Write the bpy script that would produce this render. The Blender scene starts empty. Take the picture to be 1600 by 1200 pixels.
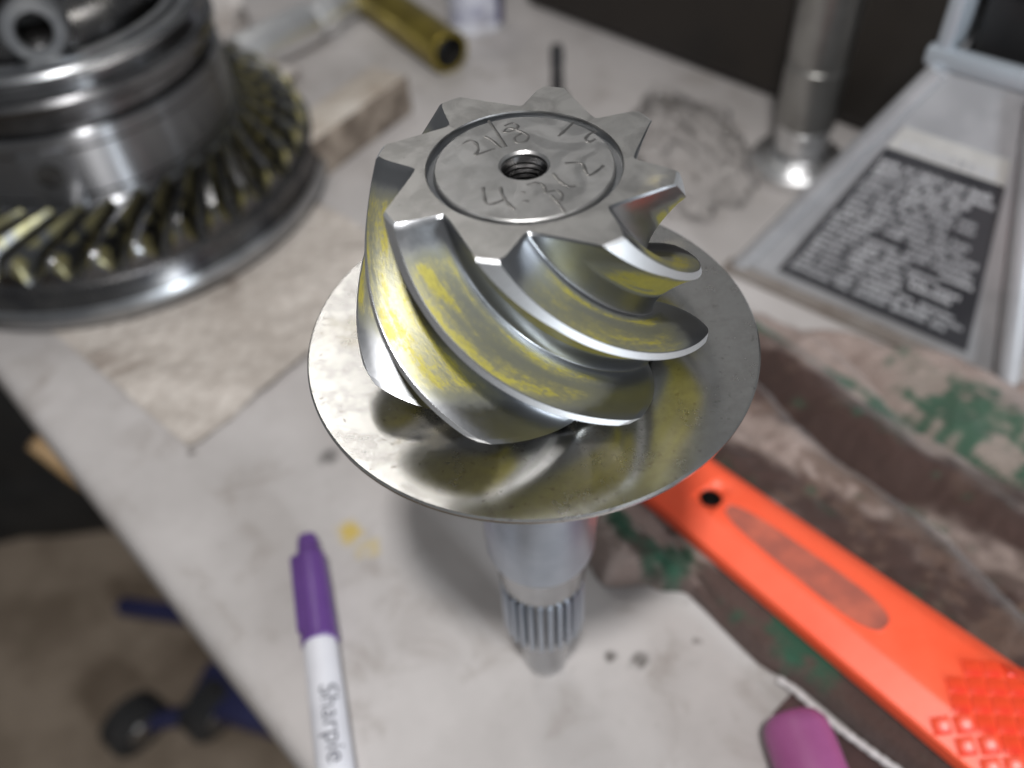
import bpy, bmesh, math, random
from mathutils import Vector, Matrix, noise
random.seed(7)
R = math.radians
MM = 0.001
scene = bpy.context.scene
col = scene.collection

# ------------------------------------------------------------------ camera
F_PX = 1400.0; PITCH = R(47.4); ROLL = R(-4.0)
fw = Vector((0, math.cos(PITCH), -math.sin(PITCH)))
_rt = Vector((1, 0, 0)); _up = _rt.cross(fw)
rt = _rt * math.cos(ROLL) + _up * math.sin(ROLL)
up = -_rt * math.sin(ROLL) + _up * math.cos(ROLL)
CAM = Vector((-4.93, -138.13, 295.48))          # millimetres above the bench
cd = bpy.data.cameras.new('camera'); cam = bpy.data.objects.new('camera', cd); col.objects.link(cam)
m = Matrix((rt, up, -fw)).transposed().to_4x4(); m.translation = CAM * MM
cam.matrix_world = m
cd.sensor_width = 36.0; cd.lens = F_PX / 1600 * 36
cd.clip_start = 0.01; cd.clip_end = 50
cd.dof.use_dof = True; cd.dof.focus_distance = 0.178; cd.dof.aperture_fstop = 8.2
scene.camera = cam

def at(u, v, z=0.0):
    """pixel of the photograph -> point (mm) on the level z it rests on"""
    r = rt * ((u - 800) / F_PX) - up * ((v - 600) / F_PX) + fw
    return CAM + r * ((z - CAM.z) / r.z)

# ------------------------------------------------------------------ world and lamps
w = bpy.data.worlds.new('World'); scene.world = w; w.use_nodes = True
w.node_tree.nodes['Background'].inputs[0].default_value = (0.95, 0.97, 1.0, 1)
w.node_tree.nodes['Background'].inputs[1].default_value = 0.145

def area(name, loc, target, sx, sy, watt, colr):
    l = bpy.data.lights.new(name, 'AREA'); l.shape = 'RECTANGLE'; l.size = sx; l.size_y = sy
    l.energy = watt; l.color = colr
    o = bpy.data.objects.new(name, l); col.objects.link(o)
    o.location = loc
    o.rotation_euler = (Vector(target) - Vector(loc)).to_track_quat('-Z', 'Y').to_euler()
    return o
area('work_lamp', (-0.02, -0.30, 0.86), (0, 0.08, 0.05), 0.06, 0.06, 5.2, (1.0, 0.985, 0.98))
area('ceiling_lamp', (-0.28, 1.02, 1.45), (-0.03, 0.1, 0.1), 0.32, 0.16, 1.9, (1.0, 0.97, 0.93))
area('side_lamp', (0.68, -0.95, 0.27), (0.0, 0.10, 0.15), 0.15, 0.34, 9.0, (0.86, 0.93, 1.0))

vs = scene.view_settings
vs.view_transform = 'Standard'; vs.look = 'None'; vs.exposure = 0.28; vs.gamma = 1.0
vs.use_curve_mapping = False

# ------------------------------------------------------------------ helpers
def tag(o, label=None, cat=None, group=None, kind=None):
    if label: o['label'] = label
    if cat: o['category'] = cat
    if group: o['group'] = group
    if kind: o['kind'] = kind
    return o

def thing(name, loc, label, cat, group=None, rz=0.0):
    o = bpy.data.objects.new(name, None); col.objects.link(o)
    o.empty_display_size = 0.01
    o.location = Vector(loc) * MM; o.rotation_euler = (0, 0, rz)
    return tag(o, label, cat, group)

class MB:
    def __init__(s): s.v = []; s.f = []; s.uv = {}
    def add(s, verts, faces):
        b = len(s.v); s.v += [tuple(p) for p in verts]
        s.f += [tuple(i + b for i in f) for f in faces]; return b
    def box(s, c, d, M=None):
        x, y, z = [k / 2 for k in d]
        vs_ = [Vector((i * x, j * y, k * z)) for i in (-1, 1) for j in (-1, 1) for k in (-1, 1)]
        if M is not None: vs_ = [M @ p for p in vs_]
        vs_ = [p + Vector(c) for p in vs_]
        s.add(vs_, [(0, 1, 3, 2), (4, 6, 7, 5), (0, 4, 5, 1), (2, 3, 7, 6), (0, 2, 6, 4), (1, 5, 7, 3)]); return s
    def bbox(s, c, d, bev, M=None, seg=2):
        """bevelled box"""
        bm = bmesh.new(); bmesh.ops.create_cube(bm, size=1.0)
        for p in bm.verts: p.co = Vector((p.co.x * d[0], p.co.y * d[1], p.co.z * d[2]))
        bmesh.ops.bevel(bm, geom=bm.edges[:], offset=bev, segments=seg, profile=0.5, affect='EDGES')
        s.bm(bm, c, M); return s
    def bm(s, bm, c=(0, 0, 0), M=None):
        bm.verts.index_update()
        pts = [(M @ p.co if M is not None else p.co.copy()) + Vector(c) for p in bm.verts]
        s.add(pts, [[q.index for q in f.verts] for f in bm.faces]); bm.free()
    def lathe(s, prof, seg=64, M=None, c=(0, 0, 0)):
        n = len(prof); vs_ = []
        for k in range(seg):
            a = 2 * math.pi * k / seg; ca, sa = math.cos(a), math.sin(a)
            for r, z in prof:
                p = Vector((r * ca, r * sa, z))
                if M is not None: p = M @ p
                vs_.append(p + Vector(c))
        fs = []
        for k in range(seg):
            k2 = (k + 1) % seg
            for i in range(n - 1):
                a, b, c_, d = k * n + i, k2 * n + i, k2 * n + i + 1, k * n + i + 1
                if prof[i][0] < 1e-6: fs.append((a, c_, d))
                elif prof[i + 1][0] < 1e-6: fs.append((a, b, d))
                else: fs.append((a, b, c_, d))
        s.add(vs_, fs); return s
    def grid(s, fn, nu, nv, uvfn=None):
        vs_ = [fn(i / nu, j / nv) for i in range(nu + 1) for j in range(nv + 1)]
        b = len(s.v)
        if uvfn:
            for i in range(nu + 1):
                for j in range(nv + 1): s.uv[b + i * (nv + 1) + j] = uvfn(i / nu, j / nv)
        s.add(vs_, [(i * (nv + 1) + j, (i + 1) * (nv + 1) + j, (i + 1) * (nv + 1) + j + 1, i * (nv + 1) + j + 1)
                    for i in range(nu) for j in range(nv)]); return s
    def tube(s, pts, rad, seg=10, flat=1.0):
        pts = [Vector(p) for p in pts]; n = len(pts); vs_ = []
        rads = rad if isinstance(rad, (list, tuple)) else [rad] * n
        for i, p in enumerate(pts):
            t = (pts[min(i + 1, n - 1)] - pts[max(i - 1, 0)]).normalized()
            a = t.cross(Vector((0, 0, 1)))
            if a.length < 1e-4: a = Vector((1, 0, 0))
            a.normalize(); b = a.cross(t).normalized()
            for k in range(seg):
                q = 2 * math.pi * k / seg
                vs_.append(p + a * math.cos(q) * rads[i] + b * math.sin(q) * rads[i] * flat)
        fs = [(i * seg + k, i * seg + (k + 1) % seg, (i + 1) * seg + (k + 1) % seg, (i + 1) * seg + k)
              for i in range(n - 1) for k in range(seg)]
        fs += [tuple(range(seg - 1, -1, -1)), tuple((n - 1) * seg + k for k in range(seg))]
        s.add(vs_, fs); return s
    def prism(s, poly, z0, z1):
        n = len(poly)
        vs_ = [(x, y, z0) for x, y in poly] + [(x, y, z1) for x, y in poly]
        s.add(vs_, [tuple(range(n - 1, -1, -1)), tuple(range(n, 2 * n))] +
              [(i, (i + 1) % n, n + (i + 1) % n, n + i) for i in range(n)]); return s
    def mesh(s, name, smooth=35, weld=False):
        me = bpy.data.meshes.new(name)
        me.from_pydata([(x * MM, y * MM, z * MM) for x, y, z in s.v], [], s.f)
        if s.uv:
            ul = me.uv_layers.new(name='UVMap')
            for lp in me.loops: ul.data[lp.index].uv = s.uv.get(lp.vertex_index, (0, 0))
        me.validate()
        bm = bmesh.new(); bm.from_mesh(me)
        if weld: bmesh.ops.remove_doubles(bm, verts=bm.verts, dist=1e-6)
        bmesh.ops.recalc_face_normals(bm, faces=bm.faces); bm.to_mesh(me); bm.free()
        if smooth:
            me.polygons.foreach_set('use_smooth', [True] * len(me.polygons))
            me.set_sharp_from_angle(angle=R(smooth))
        return me
    def build(s, name, mat, parent=None, smooth=35, weld=False, loc=None):
        return link(name, s.mesh(name, smooth, weld), mat, parent, loc)

def link(name, me, mat, parent=None, loc=None):
    o = bpy.data.objects.new(name, me); col.objects.link(o)
    if mat is not None and not me.materials: me.materials.append(mat)
    if parent: o.parent = parent
    if loc is not None: o.location = Vector(loc) * MM
    return o

def text_mesh(body, size):
    c = bpy.data.curves.new('lettering', 'FONT'); c.body = body; c.size = size
    o = bpy.data.objects.new('lettering', c); col.objects.link(o)
    bpy.context.view_layer.update()
    me = bpy.data.meshes.new_from_object(o.evaluated_get(bpy.context.evaluated_depsgraph_get()))
    bpy.data.objects.remove(o); bpy.data.curves.remove(c)
    return me

# ------------------------------------------------------------------ materials
def nt(name):
    m = bpy.data.materials.new(name); m.use_nodes = True
    t = m.node_tree; return m, t, t.nodes['Principled BSDF']
def nd(t, kind, **kw):
    n = t.nodes.new(kind)
    for k, v in kw.items():
        if k in ('op',): n.operation = v
        else: setattr(n, k, v)
    return n
def val(t, op, a, b=None, c=None, clamp=False):
    n = t.nodes.new('ShaderNodeMath'); n.operation = op; n.use_clamp = clamp
    for i, x in enumerate((a, b, c)):
        if x is None: continue
        if isinstance(x, (int, float)): n.inputs[i].default_value = x
        else: t.links.new(x, n.inputs[i])
    return n.outputs[0]
def ramp(t, src, stops, interp='LINEAR'):
    n = t.nodes.new('ShaderNodeValToRGB'); t.links.new(src, n.inputs[0]); e = n.color_ramp.elements
    n.color_ramp.interpolation = interp
    while len(e) < len(stops): e.new(0.5)
    for q, (p, c) in zip(e, stops):
        q.position = p; q.color = (c if isinstance(c, tuple) else (c, c, c)) + (1,) if not (isinstance(c, tuple) and len(c) == 4) else c
    return n.outputs[0]
def smooth(t, src, a, b):
    n = t.nodes.new('ShaderNodeMapRange'); n.interpolation_type = 'SMOOTHSTEP'
    n.inputs[1].default_value = a; n.inputs[2].default_value = b
    n.inputs[3].default_value = 0; n.inputs[4].default_value = 1
    t.links.new(src, n.inputs[0]); return n.outputs[0]
def mixc(t, fac, a, b):
    n = t.nodes.new('ShaderNodeMix'); n.data_type = 'RGBA'
    for i, x in ((0, fac), (6, a), (7, b)):
        if isinstance(x, (int, float)): n.inputs[i].default_value = x
        elif isinstance(x, tuple): n.inputs[i].default_value = x + (1,)
        else: t.links.new(x, n.inputs[i])
    return n.outputs[2]
def objco(t, scale=(1, 1, 1), kind='Object'):
    tc = t.nodes.new('ShaderNodeTexCoord'); mp = t.nodes.new('ShaderNodeMapping')
    mp.inputs['Scale'].default_value = scale
    t.links.new(tc.outputs[kind], mp.inputs[0]); return mp.outputs[0]
def noi(t, vec, scale, detail=4, rough=0.55, dist=0.0):
    n = t.nodes.new('ShaderNodeTexNoise'); n.inputs['Scale'].default_value = scale
    n.inputs['Detail'].default_value = detail; n.inputs['Roughness'].default_value = rough
    n.inputs['Distortion'].default_value = dist
    if vec is not None: t.links.new(vec, n.inputs['Vector'])
    return n.outputs['Fac']
def bump(t, b, height, strength, dist):
    n = t.nodes.new('ShaderNodeBump'); n.inputs['Strength'].default_value = strength
    n.inputs['Distance'].default_value = dist
    t.links.new(height, n.inputs['Height']); t.links.new(n.outputs[0], b.inputs['Normal']); return n

def simple(name, c1, c2=None, scale=60, rough=0.5, metal=0.0, bmp=0.0, bscale=None, rvar=0.12, sc=(1, 1, 1), lo=0.35, hi=0.65, coat=0.0, spec=None):
    m, t, b = nt(name); co = objco(t, sc)
    c2 = c2 or c1
    f = noi(t, co, scale, 5, 0.6)
    t.links.new(mixc(t, smooth(t, f, lo, hi), c1, c2), b.inputs['Base Color'])
    f2 = noi(t, co, scale * 2.3, 4)
    t.links.new(val(t, 'ADD', rough - rvar * 0.5, val(t, 'MULTIPLY', f2, rvar)), b.inputs['Roughness'])
    b.inputs['Metallic'].default_value = metal
    if spec is not None: b.inputs['Specular IOR Level'].default_value = spec
    if coat: b.inputs['Coat Weight'].default_value = coat; b.inputs['Coat Roughness'].default_value = 0.12
    if bmp: bump(t, b, noi(t, co, bscale or scale * 4, 5, 0.6), bmp, 0.0006)
    return m

M = {}
M['steel_dark'] = simple('oiled_dark_steel', (0.10, 0.10, 0.105), (0.17, 0.165, 0.16), 55, 0.26, 1.0, 0.05)
M['steel_mid'] = simple('oiled_steel', (0.17, 0.17, 0.175), (0.24, 0.24, 0.245), 60, 0.24, 1.0, 0.04)
M['stub'] = simple('dull_grey_steel', (0.30, 0.295, 0.28), (0.38, 0.375, 0.36), 40, 0.33, 0.95, 0.04)
M['steel'] = simple('machined_steel', (0.33, 0.34, 0.355), (0.44, 0.445, 0.45), 70, 0.30, 1.0, 0.04)
M['steel_bright'] = simple('bright_steel', (0.58, 0.58, 0.58), (0.7, 0.7, 0.69), 90, 0.22, 1.0, 0.04)
M['shaft_steel'] = simple('satin_shaft_steel', (0.36, 0.40, 0.46), (0.43, 0.47, 0.53), 60, 0.36, 0.95, 0.02)
M['neck'] = simple('ground_steel', (0.36, 0.37, 0.385), (0.44, 0.45, 0.46), 60, 0.22, 1.0, 0.02)
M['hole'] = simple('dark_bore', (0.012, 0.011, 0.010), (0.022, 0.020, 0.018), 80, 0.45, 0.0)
M['engraving'] = simple('engraved_groove', (0.22, 0.215, 0.21), (0.32, 0.31, 0.30), 400, 0.35, 1.0)
M['black'] = simple('black_plastic', (0.010, 0.010, 0.010), (0.018, 0.017, 0.016), 20, 0.6, 0, 0.1)
M['dark_brown'] = simple('dark_lacquered_case', (0.010, 0.008, 0.0065), (0.022, 0.017, 0.013), 8, 0.55, 0, 0.1)
M['brass'] = simple('brass', (0.32, 0.25, 0.05), (0.22, 0.17, 0.035), 40, 0.32, 0.85, 0.04)
M['chrome'] = simple('chrome', (0.78, 0.78, 0.78), (0.84, 0.84, 0.84), 50, 0.32, 1.0)
M['satin_chrome'] = simple('satin_chrome', (0.82, 0.82, 0.82), (0.88, 0.88, 0.88), 50, 0.46, 1.0)
M['white_plastic'] = simple('white_plastic', (0.62, 0.62, 0.66), (0.70, 0.70, 0.74), 60, 0.35)
M['purple'] = simple('purple_plastic', (0.10, 0.042, 0.19), (0.125, 0.055, 0.225), 50, 0.33)
M['ink'] = simple('grey_print', (0.06, 0.06, 0.08), (0.09, 0.09, 0.11), 300, 0.5)
M['pink'] = simple('mauve_plastic', (0.27, 0.07, 0.19), (0.34, 0.10, 0.25), 30, 0.42)
M['maroon'] = simple('maroon_cloth', (0.035, 0.017, 0.016), (0.06, 0.03, 0.027), 90, 0.9, 0, 0.4)
M['orange'] = simple('orange_plastic', (0.97, 0.10, 0.035), (0.98, 0.13, 0.055), 25, 0.42, 0, 0.05, 500)
M['orange_grip'] = simple('glossy_orange_red_grip', (0.85, 0.075, 0.02), (0.78, 0.04, 0.02), 60, 0.34)
M['grime'] = simple('grimy_orange_panel', (0.36, 0.10, 0.07), (0.58, 0.14, 0.085), 70, 0.55, 0, 0.12)
M['cord'] = simple('twisted_white_cord', (0.45, 0.42, 0.41), (0.56, 0.53, 0.52), 300, 0.9, 0, 0.5, 900)
M['stand_paint'] = simple('chipped_silver_paint', (0.40, 0.405, 0.42), (0.50, 0.505, 0.52), 40, 0.38, 0.35, 0.08)
M['rust'] = simple('rusty_grey_steel', (0.20, 0.165, 0.14), (0.28, 0.25, 0.225), 50, 0.6, 0.2, 0.1)
M['stand_blue'] = simple('pale_blue_grey_casting', (0.42, 0.46, 0.50), (0.30, 0.27, 0.24), 45, 0.4, 0.4, 0.1, lo=0.55, hi=0.75)
M['label_black'] = simple('worn_black_label', (0.030, 0.031, 0.036), (0.05, 0.05, 0.055), 40, 0.42)
M['label_white'] = simple('worn_label_ink', (0.52, 0.52, 0.53), (0.33, 0.33, 0.34), 50, 0.5)
M['label_cream'] = simple('faded_label_strip', (0.46, 0.45, 0.43), (0.52, 0.51, 0.49), 50, 0.5)
M['wood'] = simple('raw_wood', (0.20, 0.135, 0.09), (0.33, 0.25, 0.18), 30, 0.8, 0, 0.25, sc=(1, 1, 3))
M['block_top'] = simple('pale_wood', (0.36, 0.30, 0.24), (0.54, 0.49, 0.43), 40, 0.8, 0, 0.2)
M['block_side'] = simple('dark_brown_wood', (0.10, 0.075, 0.056), (0.23, 0.185, 0.145), 70, 0.8, 0, 0.3)  # sides a darker brown than the pale top
M['stick'] = simple('varnished_handle_wood', (0.48, 0.30, 0.14), (0.56, 0.37, 0.19), 30, 0.5)
M['blue'] = simple('blue_enamel', (0.012, 0.013, 0.055), (0.022, 0.024, 0.085), 12, 0.45)
M['rubber'] = simple('black_rubber', (0.012, 0.012, 0.013), (0.03, 0.028, 0.027), 12, 0.7, 0, 0.2)
M['floor'] = simple('stained_concrete', (0.18, 0.135, 0.095), (0.30, 0.235, 0.175), 9, 0.85, 0, 0.3)
M['red'] = simple('red_plastic', (0.35, 0.03, 0.02), (0.42, 0.05, 0.03), 30, 0.4)
M['label_blue'] = simple('blue_violet_label', (0.045, 0.04, 0.12), (0.08, 0.07, 0.17), 60, 0.4)
M['bottle_label'] = simple('pale_label', (0.55, 0.55, 0.60), (0.36, 0.36, 0.45), 90, 0.45)
M['rag_white'] = simple('greyish_rag', (0.45, 0.41, 0.38), (0.55, 0.51, 0.48), 60, 0.9, 0, 0.4)

def mat_bench():
    m, t, b = nt('worn_white_bench_top'); co = objco(t)
    big = noi(t, co, 9, 5, 0.6); fine = noi(t, co, 160, 5, 0.7); mid = noi(t, co, 38, 6, 0.65, 0.6)
    c = mixc(t, smooth(t, big, 0.35, 0.68), (0.52, 0.49, 0.475), (0.40, 0.375, 0.36))
    c = mixc(t, val(t, 'MULTIPLY', smooth(t, mid, 0.50, 0.74), 0.6), c, (0.27, 0.235, 0.21))
    c = mixc(t, val(t, 'MULTIPLY', smooth(t, fine, 0.62, 0.75), 0.5), c, (0.20, 0.17, 0.15))
    # scattered dark drips
    v = t.nodes.new('ShaderNodeTexVoronoi'); v.inputs['Scale'].default_value = 33; v.inputs['Randomness'].default_value = 1
    dn = t.nodes.new('ShaderNodeVectorMath'); dn.operation = 'ADD'
    nz = t.nodes.new('ShaderNodeTexNoise'); nz.inputs['Scale'].default_value = 120; t.links.new(co, nz.inputs['Vector'])
    sc = t.nodes.new('ShaderNodeVectorMath'); sc.operation = 'SCALE'; sc.inputs[3].default_value = 0.008
    t.links.new(nz.outputs['Color'], sc.inputs[0]); t.links.new(co, dn.inputs[0]); t.links.new(sc.outputs[0], dn.inputs[1])
    t.links.new(dn.outputs[0], v.inputs['Vector'])
    sep = t.nodes.new('ShaderNodeSeparateColor'); t.links.new(v.outputs['Color'], sep.inputs[0])
    rad = val(t, 'MULTIPLY', val(t, 'POWER', sep.outputs[0], 3.0), 0.20)
    drip = val(t, 'MULTIPLY', val(t, 'LESS_THAN', v.outputs['Distance'], rad), smooth(t, sep.outputs[1], 0.35, 1.0))
    c = mixc(t, val(t, 'MULTIPLY', drip, 0.6), c, (0.12, 0.105, 0.095))
    # smears of yellow marking paste and two grease spots where they were dropped
    def spot(px, py, rad_, colr, amt, c):
        d = t.nodes.new('ShaderNodeVectorMath'); d.operation = 'DISTANCE'
        t.links.new(dn.outputs[0], d.inputs[0]); p = at(px, py) * MM
        d.inputs[1].default_value = (p.x + 0.004, p.y + 0.004, p.z + 0.004)
        f = val(t, 'SUBTRACT', 1.0, smooth(t, d.outputs['Value'], rad_ * 0.35, rad_))
        f = val(t, 'MULTIPLY', f, val(t, 'MULTIPLY', smooth(t, fine, 0.30, 0.55), amt))
        return mixc(t, f, c, colr)
    c = spot(546, 832, 0.0075, (0.50, 0.36, 0.06), 0.9, c)
    c = spot(578, 858, 0.006, (0.50, 0.38, 0.10), 0.6, c)
    c = spot(952, 1022, 0.0035, (0.09, 0.08, 0.07), 0.9, c)
    c = spot(1000, 1034, 0.0045, (0.09, 0.08, 0.07), 0.9, c)
    c = spot(1090, 1000, 0.003, (0.12, 0.10, 0.09), 0.7, c)
    c = spot(515, 712, 0.006, (0.08, 0.075, 0.07), 0.8, c)
    c = spot(300, 708, 0.003, (0.10, 0.08, 0.07), 0.9, c)
    t.links.new(c, b.inputs['Base Color'])
    t.links.new(val(t, 'ADD', 0.34, val(t, 'MULTIPLY', mid, 0.3)), b.inputs['Roughness'])
    bump(t, b, val(t, 'ADD', fine, mid), 0.12, 0.0006)
    return m
M['bench'] = mat_bench()

def mat_tooth():
    """steel tooth flank with a smeared film of yellow gear-marking paste; UV: x = root-to-heel, y = round the profile"""
    m, t, b = nt('pasted_tooth_steel')
    uv = t.nodes.new('ShaderNodeUVMap'); sep = t.nodes.new('ShaderNodeSeparateXYZ'); t.links.new(uv.outputs[0], sep.inputs[0])
    u, v = sep.outputs[0], sep.outputs[1]
    oi = t.nodes.new('ShaderNodeObjectInfo'); rnd = oi.outputs['Random']
    co = objco(t)
    stretch = t.nodes.new('ShaderNodeMapping'); stretch.inputs['Scale'].default_value = (9, 34, 1)
    t.links.new(uv.outputs[0], stretch.inputs[0])
    off = t.nodes.new('ShaderNodeCombineXYZ'); t.links.new(val(t, 'MULTIPLY', rnd, 37.0), off.inputs[2])
    add = t.nodes.new('ShaderNodeVectorMath'); t.links.new(stretch.outputs[0], add.inputs[0]); t.links.new(off.outputs[0], add.inputs[1])
    cloud = noi(t, add.outputs[0], 0.42, 4, 0.55, 0.3)
    brush = noi(t, add.outputs[0], 6.0, 6, 0.75, 0.4)
    grain = noi(t, co, 900, 4, 0.7)
    def band(x, a0, a1, b0, b1):
        return val(t, 'MULTIPLY', smooth(t, x, a0, a1), val(t, 'SUBTRACT', 1.0, smooth(t, x, b0, b1)))
    on_top = val(t, 'MULTIPLY', band(v, 0.765, 0.775, 0.93, 0.99), band(u, 0.02, 0.16, 0.66, 0.82))
    on_under = val(t, 'MULTIPLY', band(v, 0.24, 0.36, 0.622, 0.634), band(u, 0.02, 0.25, 0.93, 1.0))
    area_ = val(t, 'ADD', on_top, val(t, 'MULTIPLY', on_under, 1.18))
    tex = val(t, 'ADD', val(t, 'MULTIPLY', cloud, 1.15), val(t, 'ADD', val(t, 'MULTIPLY', brush, 0.45), val(t, 'MULTIPLY', grain, 0.30)))
    paste = val(t, 'MULTIPLY', smooth(t, val(t, 'MULTIPLY', tex, area_), 0.80, 1.12), 1.0)
    film = val(t, 'MULTIPLY', smooth(t, val(t, 'MULTIPLY', tex, area_), 0.25, 0.90), 0.6)
    amt = val(t, 'MAXIMUM', val(t, 'MULTIPLY', paste, 0.9), film)
    steel = mixc(t, noi(t, co, 120, 4), (0.25, 0.257, 0.268), (0.34, 0.348, 0.36))
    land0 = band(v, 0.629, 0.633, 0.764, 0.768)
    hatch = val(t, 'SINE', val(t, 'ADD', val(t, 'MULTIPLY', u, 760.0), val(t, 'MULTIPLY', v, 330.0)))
    steel = mixc(t, land0, steel, mixc(t, val(t, 'ADD', 0.5, val(t, 'MULTIPLY', hatch, 0.5)), (0.58, 0.59, 0.60), (0.80, 0.81, 0.82)))  # lands painted bright to stand for lamp glint on the cutter hatch
    yel = mixc(t, smooth(t, brush, 0.35, 0.65), (0.26, 0.225, 0.025), (0.40, 0.35, 0.042))
    yel = mixc(t, paste, (0.150, 0.145, 0.055), yel)
    t.links.new(mixc(t, amt, steel, yel), b.inputs['Base Color'])
    t.links.new(val(t, 'SUBTRACT', 1.0, val(t, 'MULTIPLY', amt, 0.68)), b.inputs['Metallic'])
    land = band(v, 0.629, 0.633, 0.764, 0.768)
    rg = val(t, 'ADD', val(t, 'ADD', val(t, 'ADD', 0.25, val(t, 'MULTIPLY', land, 0.20)), val(t, 'MULTIPLY', amt, 0.20)), val(t, 'MULTIPLY', grain, 0.10))
    t.links.new(rg, b.inputs['Roughness'])
    # cutter lines across the narrow tooth lands
    lines = val(t, 'SINE', val(t, 'ADD', val(t, 'MULTIPLY', u, 760.0), val(t, 'MULTIPLY', v, 330.0)))
    h = val(t, 'ADD', val(t, 'MULTIPLY', val(t, 'MULTIPLY', lines, land), 0.5), val(t, 'ADD', val(t, 'MULTIPLY', grain, 0.25), val(t, 'MULTIPLY', paste, 0.5)))
    bump(t, b, h, 0.22, 0.00012)
    return m
M['tooth'] = mat_tooth()

def mat_face():
    m, t, b = nt('lapped_end_face'); co = objco(t)
    sm = noi(t, co, 95, 5, 0.6, 1.2); st = noi(t, objco(t, (500, 4000, 500)), 1.0, 3, 0.6)
    fl = smooth(t, noi(t, co, 120, 3, 0.5, 1.0), 0.44, 0.58)
    c = mixc(t, smooth(t, sm, 0.35, 0.65), (0.44, 0.435, 0.425), (0.58, 0.575, 0.565))
    c = mixc(t, val(t, 'MULTIPLY', fl, 0.28), c, (0.30, 0.295, 0.29))
    t.links.new(c, b.inputs['Base Color']); b.inputs['Metallic'].default_value = 1.0
    t.links.new(val(t, 'ADD', 0.34, val(t, 'MULTIPLY', fl, 0.16)), b.inputs['Roughness'])
    bump(t, b, st, 0.10, 0.00008)
    return m
M['face'] = mat_face()
def mat_face_ring():
    m, t, b = nt('faced_tooth_ends'); co = objco(t)
    ln_ = t.nodes.new('ShaderNodeVectorMath'); ln_.operation = 'LENGTH'
    fl_ = t.nodes.new('ShaderNodeVectorMath'); fl_.operation = 'MULTIPLY'; fl_.inputs[1].default_value = (1, 1, 0)
    t.links.new(co, fl_.inputs[0]); t.links.new(fl_.outputs[0], ln_.inputs[0])
    rings = val(t, 'SINE', val(t, 'MULTIPLY', ln_.outputs['Value'], 16000.0))
    oi = t.nodes.new('ShaderNodeObjectInfo'); sh = t.nodes.new('ShaderNodeVectorMath')
    cx = t.nodes.new('ShaderNodeCombineXYZ'); t.links.new(val(t, 'MULTIPLY', oi.outputs['Random'], 9.0), cx.inputs[2])
    t.links.new(co, sh.inputs[0]); t.links.new(cx.outputs[0], sh.inputs[1])
    f = noi(t, sh.outputs[0], 150, 5, 0.6, 0.8); g = noi(t, sh.outputs[0], 55, 4, 0.6); k_ = noi(t, sh.outputs[0], 1500, 3, 0.7)
    c = mixc(t, smooth(t, f, 0.35, 0.65), (0.42, 0.41, 0.395), (0.54, 0.53, 0.51))
    c = mixc(t, val(t, 'MULTIPLY', smooth(t, k_, 0.66, 0.72), 0.6), c, (0.2, 0.19, 0.18))
    ye = val(t, 'MULTIPLY', val(t, 'MULTIPLY', smooth(t, g, 0.56, 0.68), smooth(t, ln_.outputs['Value'], 0.021, 0.025)), 0.55)
    t.links.new(mixc(t, ye, c, (0.44, 0.36, 0.10)), b.inputs['Base Color'])
    t.links.new(val(t, 'SUBTRACT', 1.0, ye), b.inputs['Metallic'])
    t.links.new(val(t, 'ADD', 0.33, val(t, 'MULTIPLY', f, 0.18)), b.inputs['Roughness'])
    bump(t, b, rings, 0.12, 0.00003)
    return m
M['face_ring'] = mat_face_ring()

def mat_disc():
    m, t, b = nt('pressed_steel_disc'); co = objco(t)
    f = noi(t, co, 130, 6, 0.7); g = noi(t, co, 30, 4, 0.6, 0.5); pit = noi(t, co, 700, 3, 0.6)
    c = mixc(t, smooth(t, f, 0.4, 0.62), (0.62, 0.61, 0.59), (0.49, 0.48, 0.465))
    c = mixc(t, val(t, 'MULTIPLY', smooth(t, pit, 0.62, 0.70), 0.5), c, (0.22, 0.2, 0.18))
    ye = val(t, 'MULTIPLY', smooth(t, g, 0.54, 0.72), smooth(t, f, 0.36, 0.60))
    ye = val(t, 'MULTIPLY', ye, 0.38)
    t.links.new(mixc(t, ye, c, (0.42, 0.33, 0.09)), b.inputs['Base Color'])
    t.links.new(val(t, 'SUBTRACT', 1.0, val(t, 'MULTIPLY', ye, 0.8)), b.inputs['Metallic'])
    t.links.new(val(t, 'ADD', 0.15, val(t, 'MULTIPLY', f, 0.20)), b.inputs['Roughness'])
    bump(t, b, val(t, 'ADD', val(t, 'MULTIPLY', f, 0.4), pit), 0.02, 0.0001)
    return m
M['disc'] = mat_disc()

def mat_ringtooth():
    m, t, b = nt('pasted_ring_tooth'); co = objco(t)
    f = noi(t, co, 70, 5, 0.65, 0.6); g = noi(t, co, 260, 4)
    y = val(t, 'MULTIPLY', smooth(t, f, 0.42, 0.64), 0.6)
    t.links.new(mixc(t, y, (0.085, 0.085, 0.085), (0.25, 0.21, 0.035)), b.inputs['Base Color'])
    t.links.new(val(t, 'SUBTRACT', 1.0, val(t, 'MULTIPLY', y, 1.0)), b.inputs['Metallic'])
    t.links.new(val(t, 'ADD', 0.22, val(t, 'MULTIPLY', g, 0.2)), b.inputs['Roughness'])
    return m
M['ring_tooth'] = mat_ringtooth()

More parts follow.
